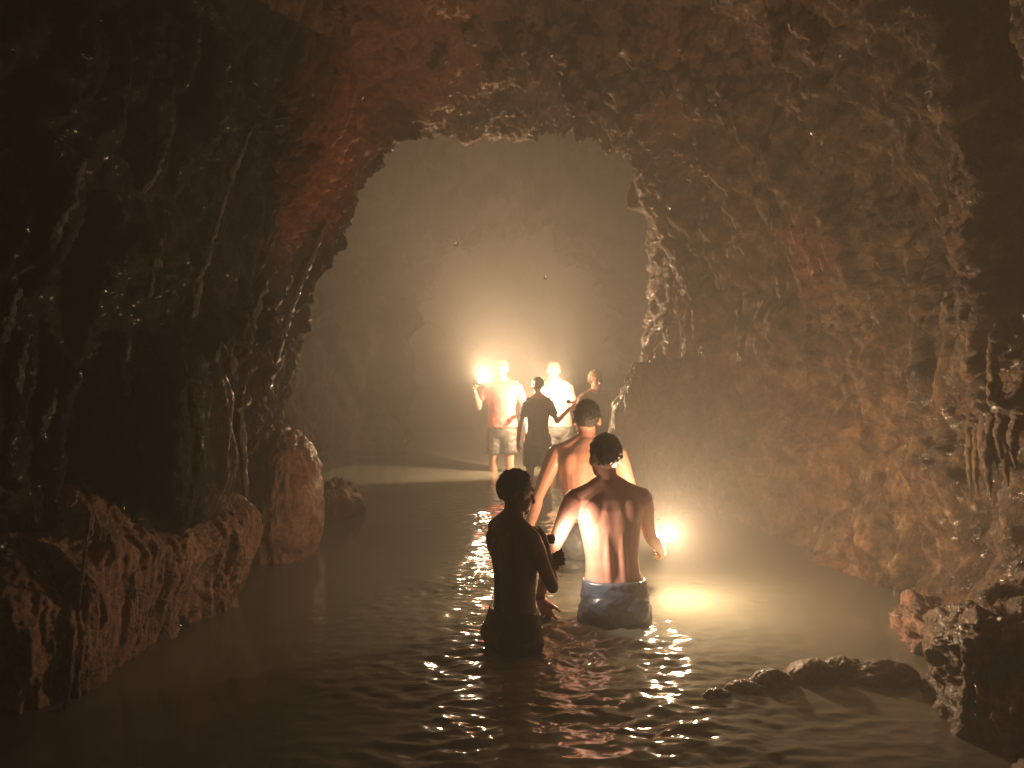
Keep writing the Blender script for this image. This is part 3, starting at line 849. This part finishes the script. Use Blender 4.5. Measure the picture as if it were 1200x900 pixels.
wb.parent = pB; wb.matrix_parent_inverse = (Matrix.Translation(pB.location) @ Matrix.Rotation(pB.rotation_euler[2], 4, 'Z')).inverted()

# ------------------------------------------------------------------ torches
def lathe(name, prof, mat, parent, n=24):
    bm = bmesh.new()
    prev = None
    for r, z in prof:
        vs = [bm.verts.new((r * math.cos(2 * math.pi * j / n), r * math.sin(2 * math.pi * j / n), z)) for j in range(n)]
        if prev:
            for j in range(n): bm.faces.new((prev[j], prev[(j + 1) % n], vs[(j + 1) % n], vs[j]))
        else: bm.faces.new(vs[::-1])
        prev = vs
    bm.faces.new(prev)
    me = bpy.data.meshes.new(name); bm.to_mesh(me); bm.free()
    return link(name, me, mat, parent, smooth=False)

def torch(label, lens_at, aim, power, lens_strength=60, cone=160, s=1.0, col=TORCH_COL, radius=0.035, blend=0.6):
    aim = Vector(aim).normalized()
    root = empty('torch', Vector(lens_at) - aim * .15 * s)
    root.rotation_mode = 'QUATERNION'; root.rotation_quaternion = aim.to_track_quat('Z', 'Y')
    root.scale = (s, s, s)
    tag(root, label, 'torch', 'torches carried by the waders')
    lathe('barrel', [(.011, 0), (.013, .002), (.013, .02), (.0142, .022), (.0142, .085), (.013, .087), (.013, .10)], M['torch_body'], root)
    lathe('torch_head', [(.013, .10), (.021, .115), (.023, .12), (.023, .146), (.0225, .149), (.019, .149)], M['torch_body'], root)
    m_, nt_, b_ = nodes_of('lit_torch_lens')
    b_.inputs['Base Color'].default_value = (.8, .8, .8, 1)
    b_.inputs['Emission Color'].default_value = (*col, 1)
    b_.inputs['Emission Strength'].default_value = lens_strength
    lathe('lens', [(.019, .1495), (.0185, .154), (.012, .158), (.004, .1595)], m_, root)
    if power:
        ld = bpy.data.lights.new('torch_light', 'SPOT' if cone else 'POINT')
        ld.energy = power; ld.color = col; ld.shadow_soft_size = radius
        if cone: ld.spot_size = math.radians(cone); ld.spot_blend = blend
        lo = bpy.data.objects.new('torch_light', ld); COL.objects.link(lo); lo.parent = root
        lo.location = (0, 0, .185); lo.rotation_euler = (math.pi, 0, 0)
    return root

def in_hand(w, S, aim):
    """where the lens sits when the barrel lies in the closed hand"""
    wr, hd_, pn = w
    pn = (pn - hd_ * pn.dot(hd_)).normalized()
    return wr + hd_ * .085 * S + pn * .028 * S + Vector(aim).normalized() * .095

aim = (.35, -.45, .40)
torch('lit torch held beside the head of the person in the pink shirt', in_hand(wE['R'], SE, aim), aim, 460, cone=178, lens_strength=250, blend=1.0)
aim = (-.66, .55, .16)
torch('lit torch held up by the slim person in the black top', in_hand(wD['R'], SD, aim), aim, 640, cone=172, lens_strength=250)
aim = (.30, -.55, .75)
torch('lit torch glaring low over the water beside the blue grey shorts', in_hand(wB['R'], SB, aim), aim, 80, cone=0, lens_strength=200)
aim = (.80, .50, -.15)
torch('small torch pressed to the chest of the boy', in_hand(wA['R'], SA, aim), aim, 13, cone=130, lens_strength=30, col=(1.0, .78, .60), radius=0.05)

# ------------------------------------------------------------------ haze
bm = bmesh.new()
bmesh.ops.create_cube(bm, size=1.0, matrix=Matrix.Translation((0, 8.0, 2.7)) @ Matrix.Diagonal((12, 32, 9.4, 1)))
me = bpy.data.meshes.new('haze'); bm.to_mesh(me); bm.free()
mh = bpy.data.materials.new('warm_steam'); mh.use_nodes = True
nt = mh.node_tree
for nd in list(nt.nodes):
    if nd.type == 'BSDF_PRINCIPLED': nt.nodes.remove(nd)
pv = nt.nodes.new('ShaderNodeVolumePrincipled')
pv.inputs['Color'].default_value = (0.92, 0.90, 0.86, 1)
pv.inputs['Density'].default_value = HAZE_DENSITY
pv.inputs['Anisotropy'].default_value = 0.1
nt.links.new(pv.outputs['Volume'], nt.nodes['Material Output'].inputs['Volume'])
tag(link('haze', me, mh, smooth=False), kind='stuff')
